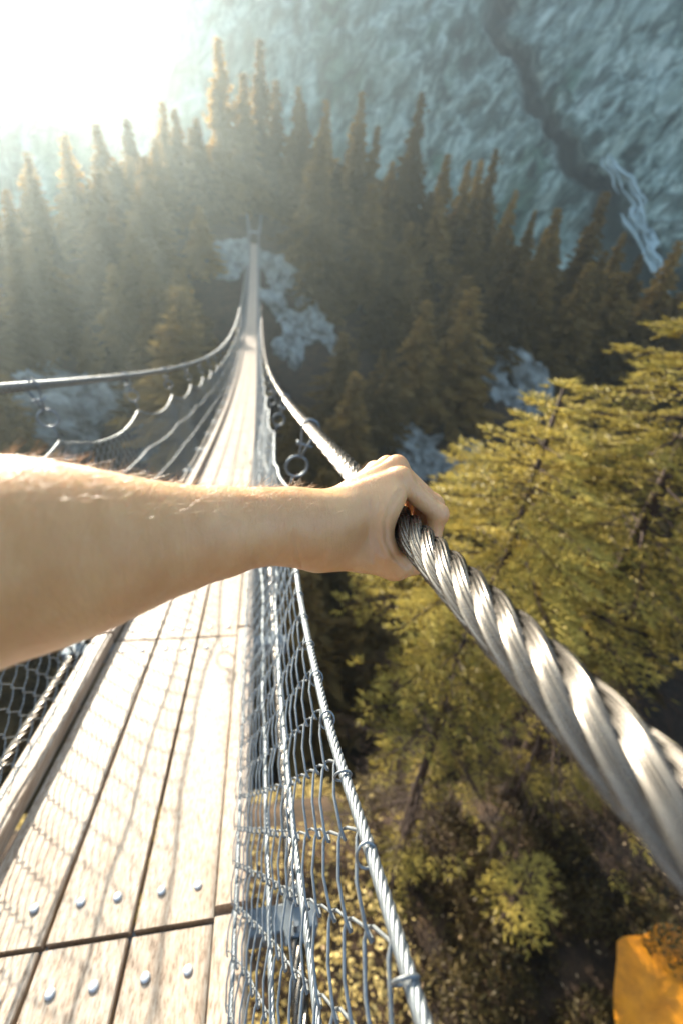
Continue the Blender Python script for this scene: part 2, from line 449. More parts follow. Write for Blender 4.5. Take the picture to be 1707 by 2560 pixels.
ROCKS = [  # px, py, width px, height px
    (585, 655, 75, 60, 'pale rock outcrop under the far end of the bridge, left side'),
    (690, 690, 60, 55, 'pale rock just right of the far bridge deck'),
    (715, 790, 45, 45, 'small pale rock above the two slabs right of the bridge'),
    (790, 830, 60, 85, 'taller pale slab, right of the two slabs beside the bridge'),
    (735, 890, 38, 60, 'smaller pale slab, left of the two slabs beside the bridge'),
    (885, 755, 42, 50, 'isolated small pale rock in the dark wood above the hand'),
    (1085, 1035, 55, 60, 'grey rock face among dark trees, left of three above the spruce'),
    (1225, 960, 60, 85, 'grey rock face among dark trees, middle of three above the spruce'),
    (1325, 1010, 42, 95, 'long pale rock face, right of three above the spruce'),
    (1050, 1150, 80, 70, 'dim grey rock behind the knuckles'),
    (1190, 1190, 55, 60, 'dim grey rock left of the near spruce'),
    (95, 985, 95, 70, 'pale rock wall behind the left hand cable'),
    (215, 1075, 170, 110, 'large teal grey rock wall seen through the left netting'),
    (440, 1120, 85, 90, 'teal grey rock foot seen through the left netting near the deck'),
    (840, 660, 14, 26, 'tiny pale rock high in the dark wood right of the bridge end'),
]
def rock(px, py, wpx, hpx, label, seed):
    P = on_ground(px, py); d = np.linalg.norm(P); dep = P @ (C2W @ np.array([0, 0, 1]))
    rx, rz = wpx * dep / F_PX, hpx * dep / F_PX
    n = 56; u = np.linspace(0, PI, n)[:, None]; v = np.linspace(0, 2 * PI, 56, endpoint=False)[None, :]
    S = st(np.sin(u) * np.cos(v), np.sin(u) * np.sin(v), np.cos(u))
    q_ = S * np.array([2.6, 2.6, 1.0])
    dis = .80 + .55 * fbm(S * 1.3 + seed * 3.1, 3, .5) + .38 * (.5 - np.abs(fbm(q_ * 1.6 + seed, 4, .6)))
    V = np.array(S * dis[..., None] * np.array([rx * 1.05, max(rx, rz) * .45, rz * 1.1]))
    V[..., 0] += .35 * rx * vnoise(st(S[..., 2] * 2.2 + seed, 0, 3)) - .18 * V[..., 2]
    mb = MB(); mb.add(V, grid_faces(n, 56, True))
    o = mb.build('rock_outcrop', ROCK, loc=(P[0], P[1] + .1 * rx, P[2]), smooth=False)
    o.rotation_euler = (R(-28), random.uniform(-.3, .3), random.uniform(-.4, .4))
    tag(o, label, 'rock', 'rock outcrops on the far slope')
    bank.append((px, py, wpx + 10, hpx + 10))
ROCK = m_simple('pale_rock', (.07, .065, .05), (.52, .54, .47), .9, .9, .8, .5)
for i, r_ in enumerate(ROCKS): rock(*r_, i)
n_t = 0
def zd_(y): return -1.234 - .25 * y + .00535 * y * y
WI = np.linalg.inv(C2W)
def to_px(P):
    c = WI @ np.array(P); return (853.5 + F_PX * c[0] / c[2], 1280 + F_PX * c[1] / c[2]) if c[2] > 0 else (-9999, -9999)
tries = 0
while n_t < 262 and tries < 14000:
    tries += 1
    y = random.uniform(17, 66); x = random.uniform(-.95 * y - 4, 1.15 * y + 4)
    if abs(x + .36) < 3.0 and y > 46: continue
    if any((x - a) ** 2 + (y - b) ** 2 < (1.3 + 1.2 * random.random()) ** 2 for a, b in used): continue
    H = random.choice((random.uniform(4, 7), random.uniform(7, 10), random.uniform(9, 12.5)))
    z = float(gz(x, y)); tp = to_px((x, y, z + H)); bp = to_px((x, y, z + .5))
    if tp[0] < -250 or tp[0] > 1950: continue
    hid = False
    for (rx, ry, rw, rh) in bank:
        for f in (0, .25, .5, .75):
            qx, qy = tp[0] + (bp[0] - tp[0]) * f, tp[1] + (bp[1] - tp[1]) * f
            d = ray(rx, ry)
            if abs(qx - rx) < rw * (.65 if rx < 1000 else 1.0) + 10 and abs(qy - ry) < rh * .8 and y < on_ground(rx, ry)[1] + 1: hid = True
    if hid: continue
    dk = zd_(y) - 1.5
    if abs(x + .36) < 4 and y < 56:
        H = min(H, dk - z)
        if H < 3: continue
    # keep the ridge line low
    sky = np.interp(tp[0], [-200, 60, 400, 545, 655, 820, 1050, 1240, 1515, 1700, 2000], [560, 470, 340, 260, 240, 330, 420, 520, 620, 700, 800])
    if tp[1] < sky: continue
    used.append((x, y))
    side = 'left' if bp[0] < 620 else 'right'
    lb = 'dark conifer in the dense wood covering the far slope, %s of the bridge end' % side
    far_tree(x, y, H, lb, 'dark conifers of the wood %s of the bridge end' % side, fat=random.uniform(1.05, 1.5)); n_t += 1

# ------------------------------------------------------------------ near spruces
def shoots_mesh(mb, P, D, L, g, nn=30, fat=1.0):
    """needle covered shoots: a spindle and needles round it"""
    n = len(P)
    if not n: return
    D = unit(D); A = unit(np.cross(D, g.normal(0, 1, (n, 3)))); B = np.cross(D, A)
    L = L[:, None]
    # spindle
    k = 5; a = np.arange(k) * 2 * PI / k; ring = (np.cos(a)[None, :, None] * A[:, None] + np.sin(a)[None, :, None] * B[:, None])
    rr = (.0035 + L * .045 * fat)[:, None]
    V = np.concatenate([P[:, None], P[:, None] + .35 * L[:, None] * D[:, None] + ring * rr, P[:, None] + .8 * L[:, None] * D[:, None] + ring * rr * .8, (P + L * D)[:, None]], 1)
    m = V.shape[1]; base = (np.arange(n) * m)[:, None, None]
    j = np.arange(k); j2 = (j + 1) % k
    T = np.concatenate([np.stack([0 * j, 1 + j2, 1 + j], 1), np.stack([0 * j + 2 * k + 1, 1 + k + j, 1 + k + j2], 1)])
    Q = np.stack([1 + j, 1 + j2, 1 + k + j2, 1 + k + j], 1)
    mb.add(V, (base + T[None]).reshape(-1, 3), (base + Q[None]).reshape(-1, 4))
    # needles
    t = g.uniform(.05, 1, (n, nn, 1)); ph = g.uniform(0, 2 * PI, (n, nn, 1))
    rad = np.cos(ph) * A[:, None] + np.sin(ph) * B[:, None]; tan = -np.sin(ph) * A[:, None] + np.cos(ph) * B[:, None]
    nd = unit(D[:, None] * 1.1 + rad); nl = .0185 * fat * g.uniform(.7, 1.2, (n, nn, 1)); nw = .0019 * fat
    b0 = P[:, None] + D[:, None] * L[:, None] * t
    V = np.stack([b0, b0 + nd * nl * .5 + tan * nw, b0 + nd * nl, b0 + nd * nl * .5 - tan * nw], 2).reshape(-1, 3)
    mb.add(V, np.arange(len(V)).reshape(-1, 4))
def spruce(name, x, y, ztop, zbase, slope, rmax, label, seed, zlow=None, zsp=-99, dens=1.0, lean=(0, 0)):
    g = np.random.default_rng(seed)
    e = empty(name, (x, y, zbase)); tag(e, label, 'tree', 'spruces beside the bridge')
    H = ztop - zbase; tr = MB(); zz = np.linspace(0, H - .05, 14)
    ln = np.array(lean)
    tube(tr, np.c_[zz[:, None] / H * ln, zz], .018 + .016 * (H - zz), 8, ref=(1, 0, 0)); tr.build('trunk', BARK, e)
    br = MB(); cr = MB(); SP = []; SD = []; SL = []
    z = H - .03; zlow = 0 if zlow is None else zlow - zbase
    SP.append(np.array([[*ln, H - .1]])); SD.append(np.array([[0, 0, 1.]])); SL.append(np.array([.16]))
    while z > max(.6, zlow):
        dep = H - z; Rr = min(.10 + slope * dep, rmax)
        nb = g.integers(5, 8)
        a0 = g.uniform(0, 2 * PI)
        for b in range(nb):
            az = a0 + b * 2 * PI / nb + g.normal(0, .25); L = Rr * g.uniform(.55, 1.25)
            d = np.array([math.cos(az), math.sin(az), 0]); s = np.array([-d[1], d[0], 0])
            el = .75 - .45 * min(dep, 2.2); droop = .10 * L
            n = max(4, int(L / .08)); q = np.linspace(0, 1, n)
            C = np.array([*(ln * z / H), z]) + d * (L * q)[:, None] + np.array([0, 0, 1.]) * (el * L * q * (1 - .3 * q) * .6 - droop * q ** 2 * 1.5 + .10 * L * q ** 4)[:, None]
            C += s * (np.cumsum(g.normal(0, .012, n)))[:, None]
            tube(br, C, np.linspace(.004 + .008 * L, .0025, n), 4, cap=False)
            T = unit(np.gradient(C, axis=0))
            SP.append(C[-1:]); SD.append(T[-1:]); SL.append(np.array([.10]))
            step = .12 / dens
            for u in np.arange(.12 * L, L * .99, step):
                qq = u / L; c = np.array([np.interp(qq, q, C[:, k]) for k in range(3)]); tt = T[min(n - 1, int(qq * n))]
                for sg in (-1, 1):
                    tl = min(.42, (.10 + .55 * (L - u))) * g.uniform(.6, 1.15) * (.75 + .25 * (qq > .3))
                    td = unit(tt * .75 + s * sg * g.uniform(.7, 1.1) + np.array([0, 0, g.normal(.02, .16)]))
                    m = max(1, int(tl / .055)); w_ = np.linspace(.15, 1, m)
                    TW = c + td * (tl * w_)[:, None] + np.array([0, 0, -1]) * (.25 * tl * w_ ** 2)[:, None]
                    if tl > .12: tube(br, np.vstack([c[None], TW[-1:]]), [.003, .002], 3, cap=False)
                    # shoots either side of the twig and its tip
                    sdv = unit(np.cross(td, np.array([0, 0, 1.])))
                    for sg2 in (-1, 1):
                        dd = unit(td * 1.05 + sdv * sg2 * .75 + g.normal(0, .12, (m, 3)) + np.array([0, 0, .10]))
                        SP.append(TW); SD.append(dd); SL.append(g.uniform(.07, .125, m) * (1.1 - .3 * w_))
                    SP.append(TW[-1:]); SD.append(td[None]); SL.append(np.array([.12]))
        z -= g.uniform(.17, .27) * (1 + .25 * min(dep, 3)) / dens
    SP = np.concatenate(SP); SD = np.concatenate(SD); SL = np.concatenate(SL)
    # only a living outer mantle of shoots carries needles; older wood inside is bare
    cc = SP[:, :2] - ln * SP[:, 2:3] / H
    rad = np.linalg.norm(cc, axis=1); lim = np.minimum(.10 + slope * (H - SP[:, 2]), rmax)
    keep = (rad > .34 * lim) | (g.random(len(SP)) < .35)
    keep &= (SP[:, 2] + zbase > zsp + g.normal(0, .25, len(SP))) | (vnoise(SP * 2.2 + seed) > .42)
    SP, SD, SL = SP[keep], SD[keep], SL[keep]
    shoots_mesh(cr, SP, SD, SL, g)
    br.build('branches', BARK, e); cr.build('crown', NEEDLE, e, smooth=False)
    print(name, 'shoots', len(SP))
    return e
def gzf(x, y): return float(gz(x, y))
spruce('spruce_tree', 4.65, 4.1, .95, gzf(4.65, 4.1), .50, 1.95, 'tall near spruce rising at the right edge above the thick cable', 11, zlow=-7.6, zsp=-3.9, dens=1.2)
spruce('spruce_tree', 3.15, 4.35, -1.0, gzf(3.15, 4.35), .75, 1.75, 'bushy lit spruce with a pointed top left of the tallest near spruce', 12, zlow=-7.6, zsp=-4.1, dens=1.15)
spruce('spruce_tree', 2.2, 3.3, -3.35, gzf(2.2, 3.3), .62, .95, 'lower spruce between the netting and the thick cable, under the hand', 13, zlow=-7.4, zsp=-5.0)
spruce('spruce_tree', 3.25, 2.1, -6.2, gzf(3.25, 2.1), .6, .34, 'small shaded spruce under the thick cable at the lower right', 14, zlow=-7.4, dens=.8)

# undergrowth on the shelf below the bridge
def undergrowth():
    g = np.random.default_rng(5); mb = MB(); n = 46000
    x = g.uniform(-6, 7, n); y = g.uniform(-1.5, 7, n)
    cl = fbm(np.stack([x * .9, y * .9, x * 0 + 2], -1), 3)
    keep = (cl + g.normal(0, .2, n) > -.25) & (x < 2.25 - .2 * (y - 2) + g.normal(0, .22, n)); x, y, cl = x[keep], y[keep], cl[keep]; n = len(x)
    h = np.clip(cl + .35, .1, 1.4) * g.uniform(.05, 1, n) * .75
    P = np.stack([x, y, gz(x, y) + h], 1)
    a = unit(g.normal(0, 1, (n, 3)) + np.array([0, 0, .5])); b = unit(np.cross(a, g.normal(0, 1, (n, 3))))
    s = g.uniform(.02, .06, (n, 1))
    V = np.stack([P - a * s, P + b * s * .5, P + a * s * 1.2, P - b * s * .5], 1).reshape(-1, 3)
    mb.add(V, np.arange(len(V)).reshape(-1, 4))
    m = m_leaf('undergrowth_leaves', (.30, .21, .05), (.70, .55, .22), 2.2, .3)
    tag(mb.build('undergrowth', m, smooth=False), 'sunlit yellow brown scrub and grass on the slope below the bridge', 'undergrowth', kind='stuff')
undergrowth()

def litter():
    g = np.random.default_rng(15); mb = MB(); n = 500
    x = g.uniform(.5, 7, n); y = g.uniform(-1.0, 5, n); P = st(x, y, gz(x, y) + g.uniform(.02, .25, n))
    a = unit(g.normal(0, 1, (n, 3)) * np.array([1, 1, .5])); b = unit(np.cross(a, g.normal(0, 1, (n, 3)))); s = g.uniform(.012, .045, (n, 1))
    V = np.stack([P - a * s, P + b * s * .6, P + a * s, P - b * s * .6], 1).reshape(-1, 3)
    mb.add(V, np.arange(len(V)).reshape(-1, 4))
    tag(mb.build('leaf_litter', m_leaf('dry_leaves', (.22, .13, .06), (.62, .45, .25), 5, .2), smooth=False), 'pale dry leaves and sprigs scattered on the dark soil', 'leaf litter', kind='stuff')
litter()
def shaded_growth():  # low shrubs whose leaf colour carries the deep shade under the spruces
    g = np.random.default_rng(25); mb = MB(); n = 60000
    x = g.uniform(1.4, 7.5, n); y = g.uniform(-1.2, 6, n); cl = fbm(st(x * 1.3, y * 1.3, 6), 3)
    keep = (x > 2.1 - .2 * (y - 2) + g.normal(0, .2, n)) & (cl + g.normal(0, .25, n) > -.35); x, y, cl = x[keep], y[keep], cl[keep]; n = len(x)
    P = st(x, y, gz(x, y) + np.clip(cl + .45, .08, 1.3) * g.uniform(.02, 1, n) * .55)
    a = unit(g.normal(0, 1, (n, 3)) + np.array([0, 0, .6])); b = unit(np.cross(a, g.normal(0, 1, (n, 3)))); s = g.uniform(.02, .055, (n, 1))
    V = np.stack([P - a * s, P + b * s * .4, P + a * s * 1.3, P - b * s * .4], 1).reshape(-1, 3)
    mb.add(V, np.arange(len(V)).reshape(-1, 4))
    tag(mb.build('low_shrubs', m_leaf('shade_tinted_leaves', (.030, .019, .008), (.13, .095, .030), 2.0, .2), smooth=False), 'olive shrubs covering the slope under the spruces, shade painted into their dark leaf colour', 'undergrowth', kind='stuff')
shaded_growth()
# orange sheet lying on the slope, lower right
def orange_sheet():
    def gp_(px, py):
        d = ray(px, py); return d * (-8.15 / d[2])
    bl, tl, tr, br_ = gp_(1500, 2760), gp_(1512, 2392), gp_(1850, 2285), gp_(1900, 2760)
    nu, nv = 40, 40; u = np.linspace(0, 1, nu)[:, None]; v = np.linspace(0, 1, nv)[None, :]
    Xx, Yy = [bl[k] * (1 - u) * (1 - v) + tl[k] * (1 - u) * v + tr[k] * u * v + br_[k] * u * (1 - v) for k in (0, 1)]
    Yy = Yy + v * (.05 * np.sin(u * 9) + .04 * np.sin(u * 23 + 1)); Xx = Xx + .02 * np.sin(v * 8)
    Zz = gz(Xx, Yy) + .32 + .05 * fbm(st(u * 3 + v, v * 3, 0), 4)
    m, t, p, _ = mat('orange_sheet_mat'); vv = coords(t); g = noise(t, vv, 5, 6, .7)
    t.links.new(ramp(t, g, [(.3, (.52, .17, .001)), (.7, (.86, .32, .004))]), p.inputs['Base Color']); p.inputs['Roughness'].default_value = .45
    mb = MB(); mb.add(st(Xx, Yy, Zz), grid_faces(nu, nv)[:, ::-1])
    mb.add(st(Xx, Yy, Zz - .006), grid_faces(nu, nv))
    o = mb.build('patch', m); tag(o, 'crumpled bright orange tarpaulin lying on the slope at the lower right corner', 'patch')
orange_sheet()

# ------------------------------------------------------------------ the bridge
A2, S1, Z0, YEND = .00535, -.25, -1.234, 54.0
def zd(y): return Z0 + S1 * y + A2 * y * y
def bp_(x, y, h): return np.stack(np.broadcast_arrays(np.asarray(x, float), np.asarray(y, float), zd(np.asarray(y, float)) + h), -1)
CX = -.36
BR = empty('suspension_bridge', (CX, -6, zd(-6)))
tag(BR, 'long narrow suspension footbridge with wooden planks, thick cable handrails and wire netting', 'bridge')
BR_OFF = Vector((CX, -6, zd(-6)))
def part(mb, name, m, smooth=True, parent=None):
    o = mb.build(name, m, None, smooth)
    par = parent or BR
    o.parent = par
    if par is BR: o.location = -BR_OFF
    else: o.location = (0, 0, 0)
    return o
def lay_rope(mb, path, Rc, rs, nst, lay, wires=0, wlay=.07, ph=0, sgn=1, ds_sides=6):
    """nst strands twisted round a path; each strand is lobed when wires > 0"""
    P = np.asarray(path, float); n = len(P)
    T = unit(np.gradient(P, axis=0)); s = np.r_[0, np.cumsum(np.linalg.norm(np.diff(P, axis=0), axis=1))]
    A = unit(np.cross(T, np.array([0, 0, 1.]))); Dn = -np.cross(A, T)       # right, down
    for k in range(nst):
        th = sgn * 2 * PI * s / lay + 2 * PI * k / nst + ph
        C = P + Rc * (np.cos(th)[:, None] * A + np.sin(th)[:, None] * Dn)
        if wires:
            Tc = unit(np.gradient(C, axis=0)); Ra = unit(C - P); Ra = unit(Ra - (Ra * Tc).sum(1, keepdims=True) * Tc); Rb = np.cross(Tc, Ra)
            m = wires * 6; a = np.arange(m) * 2 * PI / m
            lob = .64 + .37 * np.abs(np.cos(a * wires / 2)) ** .5
            tw = sgn * 2 * PI * s / wlay
            aa = a[None] - tw[:, None]
            V = C[:, None] + rs * lob[None, :, None] * (np.cos(aa)[..., None] * Ra[:, None] + np.sin(aa)[..., None] * Rb[:, None])
            mb.add(V, grid_faces(n, m, True))
        else:
            tube(mb, C, rs, ds_sides, cap=False)
    return mb
RX = .157; RH = 1.078
def rail_path(side, ys):
    x = RX if side > 0 else 2 * CX - RX
    return bp_(x, ys, RH + (0 if side > 0 else .05))
for side in (1, -1):
    mb = MB()
    if side > 0:
        lay_rope(mb, rail_path(side, np.arange(.02, .70, .0022)), .0124, .0067, 6, .215, 10, .15, ph=.4)
        ph2 = .4 + 2 * PI * .68 * 1.03 / .215
        lay_rope(mb, rail_path(side, np.arange(.70, 2.6, .004)), .0124, .0067, 6, .215, 10, .15, ph=ph2)
        lay_rope(mb, rail_path(side, np.arange(-1.0, .022, .006)), .0124, .0067, 6, .215, 0, ph=.4 - 2 * PI * 1.02 * 1.03 / .215)
        lay_rope(mb, rail_path(side, np.arange(2.6, 8, .02)), .0118, .0070, 6, .24, 0)
        y0 = 8
    else:
        lay_rope(mb, rail_path(side, np.arange(.6, 8, .012)), .0118, .0070, 6, .24, 0); y0 = 8
        lay_rope(mb, rail_path(side, np.arange(-6, .61, .05)), .0118, .0075, 6, .24, 0)
    tube(mb, rail_path(side, np.arange(y0 - .02, YEND, .25)), .0185, 8)
    if side > 0: tube(mb, rail_path(side, np.arange(-6, -.99, .25)), .0185, 10)
    part(mb, 'handrail_cable', CABLE if side > 0 else STEEL)
# thin core so that no light shows between strands
HP = 1.31
def hang_y(side): return (1.32 if side > 0 else 1.96) + HP * np.arange(-5 if side > 0 else -5, 39)
def toprope(side, y):
    """x, h of the rope on which the netting hangs"""
    h0 = hang_y(side)[0]; f = ((y - h0) / HP) % 1.0
    sag = 4 * f * (1 - f) * (.055 if side > 0 else .085)
    h = .868 - sag; x = .098 - .02 * 4 * f * (1 - f)
    return (x if side > 0 else 2 * CX - x), h + (0 if side > 0 else .03)
def netpoint(side, y, t, n=0.0):
    """t 0..1 from kerb to top rope"""
    xt, ht = toprope(side, y); h00 = .868 - .05 + (0 if side > 0 else .03); ht = h00 + (ht - h00) * np.clip(t, 0, 1) ** 3; xb, hb = (-.058 if side > 0 else 2 * CX + .058), .075
    x = xb + (xt - xb) * t; h = hb + (ht - hb) * t
    ox = side * (.013 * np.sin(PI * t)) + side * n
    return bp_(x + ox, y, h)
for side in (1, -1):
    for nm, t in (('netting_rope', 1.0), ('netting_rope', .687), ('netting_rope', .408), ('netting_rope', 0.02)):
        mb = MB(); rr = .0054 if t == 1.0 else .0042
        ys = np.arange(-.6, 2.6, .0045); 
        wob = .004 * vnoise(np.stack([ys * 6, ys * 0 + t * 9 + side, ys * 0], 1))
        pth = netpoint(side, ys, t, .003) + np.stack([wob, 0 * wob, wob], 1)
        lay_rope(mb, pth, rr * .60, rr * .47, 6, .058, 0, ds_sides=6)
        ys = np.arange(2.59, 9, .06); tube(mb, netpoint(side, ys, t, .003), rr, 6)
        ys = np.arange(8.9, YEND, .3); tube(mb, netpoint(side, ys, t, .003), rr, 4)
        part(mb, nm, STEEL)
# chain link netting
def netting(side):
    mb = MB(); w_ = .0433; SH = .0194
    def wires(y0, y1, sides, full, rad, step=1):
        ks = np.arange(int(y0 / w_), int(y1 / w_), step)
        nk = 18
        pts = []
        for j in ks:
            yc = j * w_; k = np.arange(nk + 1); sg = np.where((k + j) % 2 == 0, 1, -1)
            if full:
                # apex, then two points on the following straight
                Yk = yc + sg * (w_ / 2 + .0052); tk = k / nk
                Yn = np.r_[Yk[1:], -Yk[-1] + 2 * yc]; tn = np.r_[tk[1:], tk[-1]]
                seq_y = np.stack([Yk, Yk + .10 * (Yn - Yk), Yk + .5 * (Yn - Yk), Yk + .90 * (Yn - Yk)], 1)
                seq_t = np.stack([tk, tk + .14 * (tn - tk), tk + .5 * (tn - tk), tk + .86 * (tn - tk)], 1)
                nn_ = sg[:, None] * np.array([0, .0034, .0068, .0034])[None]
                ly, lt, ln_ = seq_y.ravel()[:-3], seq_t.ravel()[:-3], nn_.ravel()[:-3]
            else:
                ly = yc + sg * w_ / 2; lt = k / nk; ln_ = 0 * lt
            jit = .0034 * vnoise(np.stack([ly * 14, lt * 11, 0 * lt + side * 3.3], 1))
            ly = ly + SH * (lt * nk - nk)
            pts.append(netpoint(side, ly + jit, np.clip(lt, 0, 1), ln_ + jit))
        P = np.array(pts)                                   # wires x points x 3
        T = unit(np.gradient(P, axis=1)); ref = np.array([side * .97, 0, -.2])
        A = unit(np.cross(T, ref)); B = np.cross(T, A); a = np.arange(sides) * 2 * PI / sides
        V = P[:, :, None] + rad * (np.cos(a)[None, None, :, None] * A[:, :, None] + np.sin(a)[None, None, :, None] * B[:, :, None])
        nwir, npt = P.shape[:2]; f = grid_faces(npt, sides, True)
        mb.add(V, (f[None] + (np.arange(nwir) * npt * sides)[:, None, None]).reshape(-1, 4))
    wires(-1.0, 2.2, 6, True, .00170 if side > 0 else .0013); wires(2.2, 5.5, 4, True, .0015); wires(5.5, 14, 3, False, .0012); wires(14, 30, 3, False, .0012); wires(30, YEND, 3, False, .0013, 2)
    wires(-5.5, -1.0, 3, False, .0015)
    part(mb, 'wire_netting', STEEL)
netting(1); netting(-1)
def torus(mb, c, r, tr, ax_u, ax_v, seg=24, sides=8, squash=1.0):
    a = np.arange(seg) * 2 * PI / seg; u = np.array(ax_u, float); v = np.array(ax_v, float)
    P = np.array(c) + r * (np.cos(a)[:, None] * u + squash * np.sin(a)[:, None] * v)
    tube(mb, P, tr, sides, ref=np.cross(u, v), closed=True); return mb
Tn = np.array([0, .97, -.24]); Un = np.array([0, .24, .97]); Xn = np.array([1., 0, 0])
# wire ties that hold the netting on its top rope
for side in (1, -1):
    for y in np.arange(.09, 4.2, .085 if side > 0 else .27):
        c = netpoint(side, np.array([y]), 1.0)[0]; mb = MB()
        torus(mb, c + np.array([0, 0, -.003]), .0085, .0014, Xn, unit(Un + .35 * Tn * (1 if int(y * 1000) % 2 else -1)), 18, 6, 1.25)
        part(mb, 'wire_tie', STEEL)
# hangers: a shackle over the handrail, a ring below it holding the top rope
for side in (1, -1):
    for y in hang_y(side):
        if y < 1.0 or y > YEND - 1: continue
        cab = rail_path(side, np.array([y]))[0]; rp = netpoint(side, np.array([y]), 1.0)[0]
        dn = unit(rp - cab); sideways = unit(np.cross(dn, Tn))
        seg, sd_ = (20, 7) if y < 8 else (8, 4)
        mb = MB(); a = np.linspace(-.15 * PI, 1.15 * PI, seg); rr = .0245
        arc = cab + rr * (np.cos(a)[:, None] * sideways - np.sin(a)[:, None] * dn)
        e1 = cab + dn * .060 + sideways * .010; e2 = cab + dn * .060 - sideways * .010
        f1 = cab + dn * .105 + sideways * .002; f2 = cab + dn * .105 - sideways * .002
        path = np.vstack([f1, e1, arc, e2, f2]); tube(mb, path, .0042, sd_, ref=Tn)
        sh = part(mb, 'shackle', STEEL)
        mb = MB(); tube(mb, np.array([cab + dn * .058 - sideways * .024, cab + dn * .058 + sideways * .026]), .0045, 8, ref=Tn)
        box(mb, cab + dn * .058 - sideways * .020, (.010, .014, .014), bev=.003)
        p_ = mb.build('pin', STEEL, sh)
        mb = MB(); rc = cab + dn * (.105 + .030); torus(mb, rc, .036, .0045, unit(sideways * .95 + Tn * .3), dn, seg + 8, sd_)
        part(mb, 'ring', STEEL)
        mb = MB(); b0 = rc + dn * .036
        tube(mb, np.array([b0, b0 * .5 + rp * .5 + Tn * .004, rp]), .003, sd_, ref=Tn)
        part(mb, 'link', STEEL)
# deck
PITCH, J0 = 1.157, .452
cols = [(-.628, -.458), (-.450, -.280), (-.272, -.098)]
rowsN = 44
def plank_mb(xa, xb, ya, yb, h0, h1, g, bev=.003, nx=2):
    ys = np.linspace(ya, yb, 5); mb = MB()
    sec = [(xa + bev, h1), (xb - bev, h1), (xb, h1 - bev), (xb, h0), (xa, h0), (xa, h1 - bev)]
    tw = g.normal(0, .0012)
    V = np.array([[[x, y, float(zd(y)) + h + tw * (1 if x > (xa + xb) / 2 else -1)] for x, h in sec] for y in ys]).reshape(-1, 3)
    f = grid_faces(5, 6, True); mb.add(V, f)
    c0 = [[5, 4, 3, 2]]; mb.add(V[:6], [[0, 1, 2, 3], [0, 3, 4, 5]]); mb.add(V[-6:], [[3, 2, 1, 0], [5, 4, 3, 0]])
    return mb
gp = np.random.default_rng(21)
rest = MB()
def bolt(parent, x, y):
    mb = MB(); c = bp_(x, y, 0.0); r = .0100; k = 14; a = np.arange(k) * 2 * PI / k
    rings = [(1.0, 0.0), (1.0, .0022), (.93, .0042), (.6, .0056), (.02, .0062)]
    V = np.array([[[c[0] + r * q * math.cos(t), c[1] + r * q * math.sin(t), c[2] + hh + S1 * r * q * math.sin(t)] for t in a] for q, hh in rings]).reshape(-1, 3)
    mb.add(V, grid_faces(len(rings), k, True)); mb.build('bolt_head', BOLT, parent)
for rI in range(-3, rowsN):
    ya = J0 + (rI - 1) * PITCH + .006; yb = J0 + rI * PITCH - .006
    if yb > YEND + .5: break
    for ci, (xa, xb) in enumerate(cols):
        mb = plank_mb(xa + gp.uniform(0, .002), xb, ya + gp.uniform(-.002, .002), yb, -.032, 0, gp)
        if rI < 28:
            o = part(mb, 'plank', WOOD, False)
            if -1 < rI < 7:
                for yy in ((ya + .075), (yb - .075)):
                    for xx in ((xa + .045), (xb - .045)): bolt(o, xx, yy)
        else:
            for V, f in zip([np.concatenate(mb.V)], [None]):
                for ff in mb.F: pass
            rest.n_before = rest.n
            off = rest.n; rest.V.append(np.concatenate(mb.V).astype(np.float32)); rest.F += [f + off for f in mb.F]; rest.n += mb.n
    for xa, xb in ((-.705, -.636), (-.093, -.020)):
        o = part(plank_mb(xa, xb, ya + .004, yb - .006, .004, .058, gp, .004), 'kerb_board', WOOD, False)
if rest.n: tag(part(rest, 'far_planks', WOOD, False), kind='stuff')
# steel crossbeams under the joints with bolted ends, and the two carrying cables
for rI in range(-3, rowsN):
    y = J0 + rI * PITCH
    if y > YEND: break
    z = float(zd(y)); mb = MB()
    box(mb, (CX, y, z - .075), (1.00, .055, .075), bev=.004); bo = part(mb, 'crossbeam', BEAM, False)
    if rI < 5:
        for sx in (.085, -.805):
            mb = MB()
            ub = [[sx, y - .035, z + .025], [sx, y - .035, z - .11], [sx, y - .02, z - .125], [sx, y + .02, z - .125], [sx, y + .035, z - .11], [sx, y + .035, z + .025]]
            tube(mb, np.array(ub), .006, 8, ref=(1, 0, 0)); u_ = mb.build('u_bolt', STEEL, bo, smooth=False)
            for dy in (-.035, .035):
                mb = MB(); box(mb, (sx, y + dy, z - .020), (.022, .022, .014), bev=.003); mb.build('nut', STEEL, bo, smooth=False)
            mb = MB(); box(mb, (sx, y, z - .033), (.05, .11, .008), bev=.002); mb.build('clamp_plate', BEAM, bo, smooth=False)
for x in (.085, -.805):
    mb = MB(); ys = np.arange(-6, 4, .03); lay_rope(mb, bp_(x, ys, -.050), .0125, .0072, 6, .26, 0)
    tube(mb, bp_(x, np.arange(3.9, YEND + 1, .3), -.05), .019, 8); part(mb, 'carrying_cable', CABLE)
# posts at the far end
for x in (RX + .05, 2 * CX - RX - .05):
    mb = MB(); z = float(zd(YEND)); tube(mb, np.array([[x, YEND + .1, z - .6], [x * 1.0 + (.12 if x > CX else -.12), YEND + .1, z + 1.35]]), .07, 10, ref=(0, 1, 0))
    part(mb, 'end_post', BEAM, False)
mb = MB(); box(mb, (CX, YEND + 1.6, float(zd(YEND)) - .38), (1.1, 2.8, .6), bev=.03)
part(mb, 'abutment', m_simple('concrete', (.28, .29, .28), (.42, .42, .40), 6, .85))

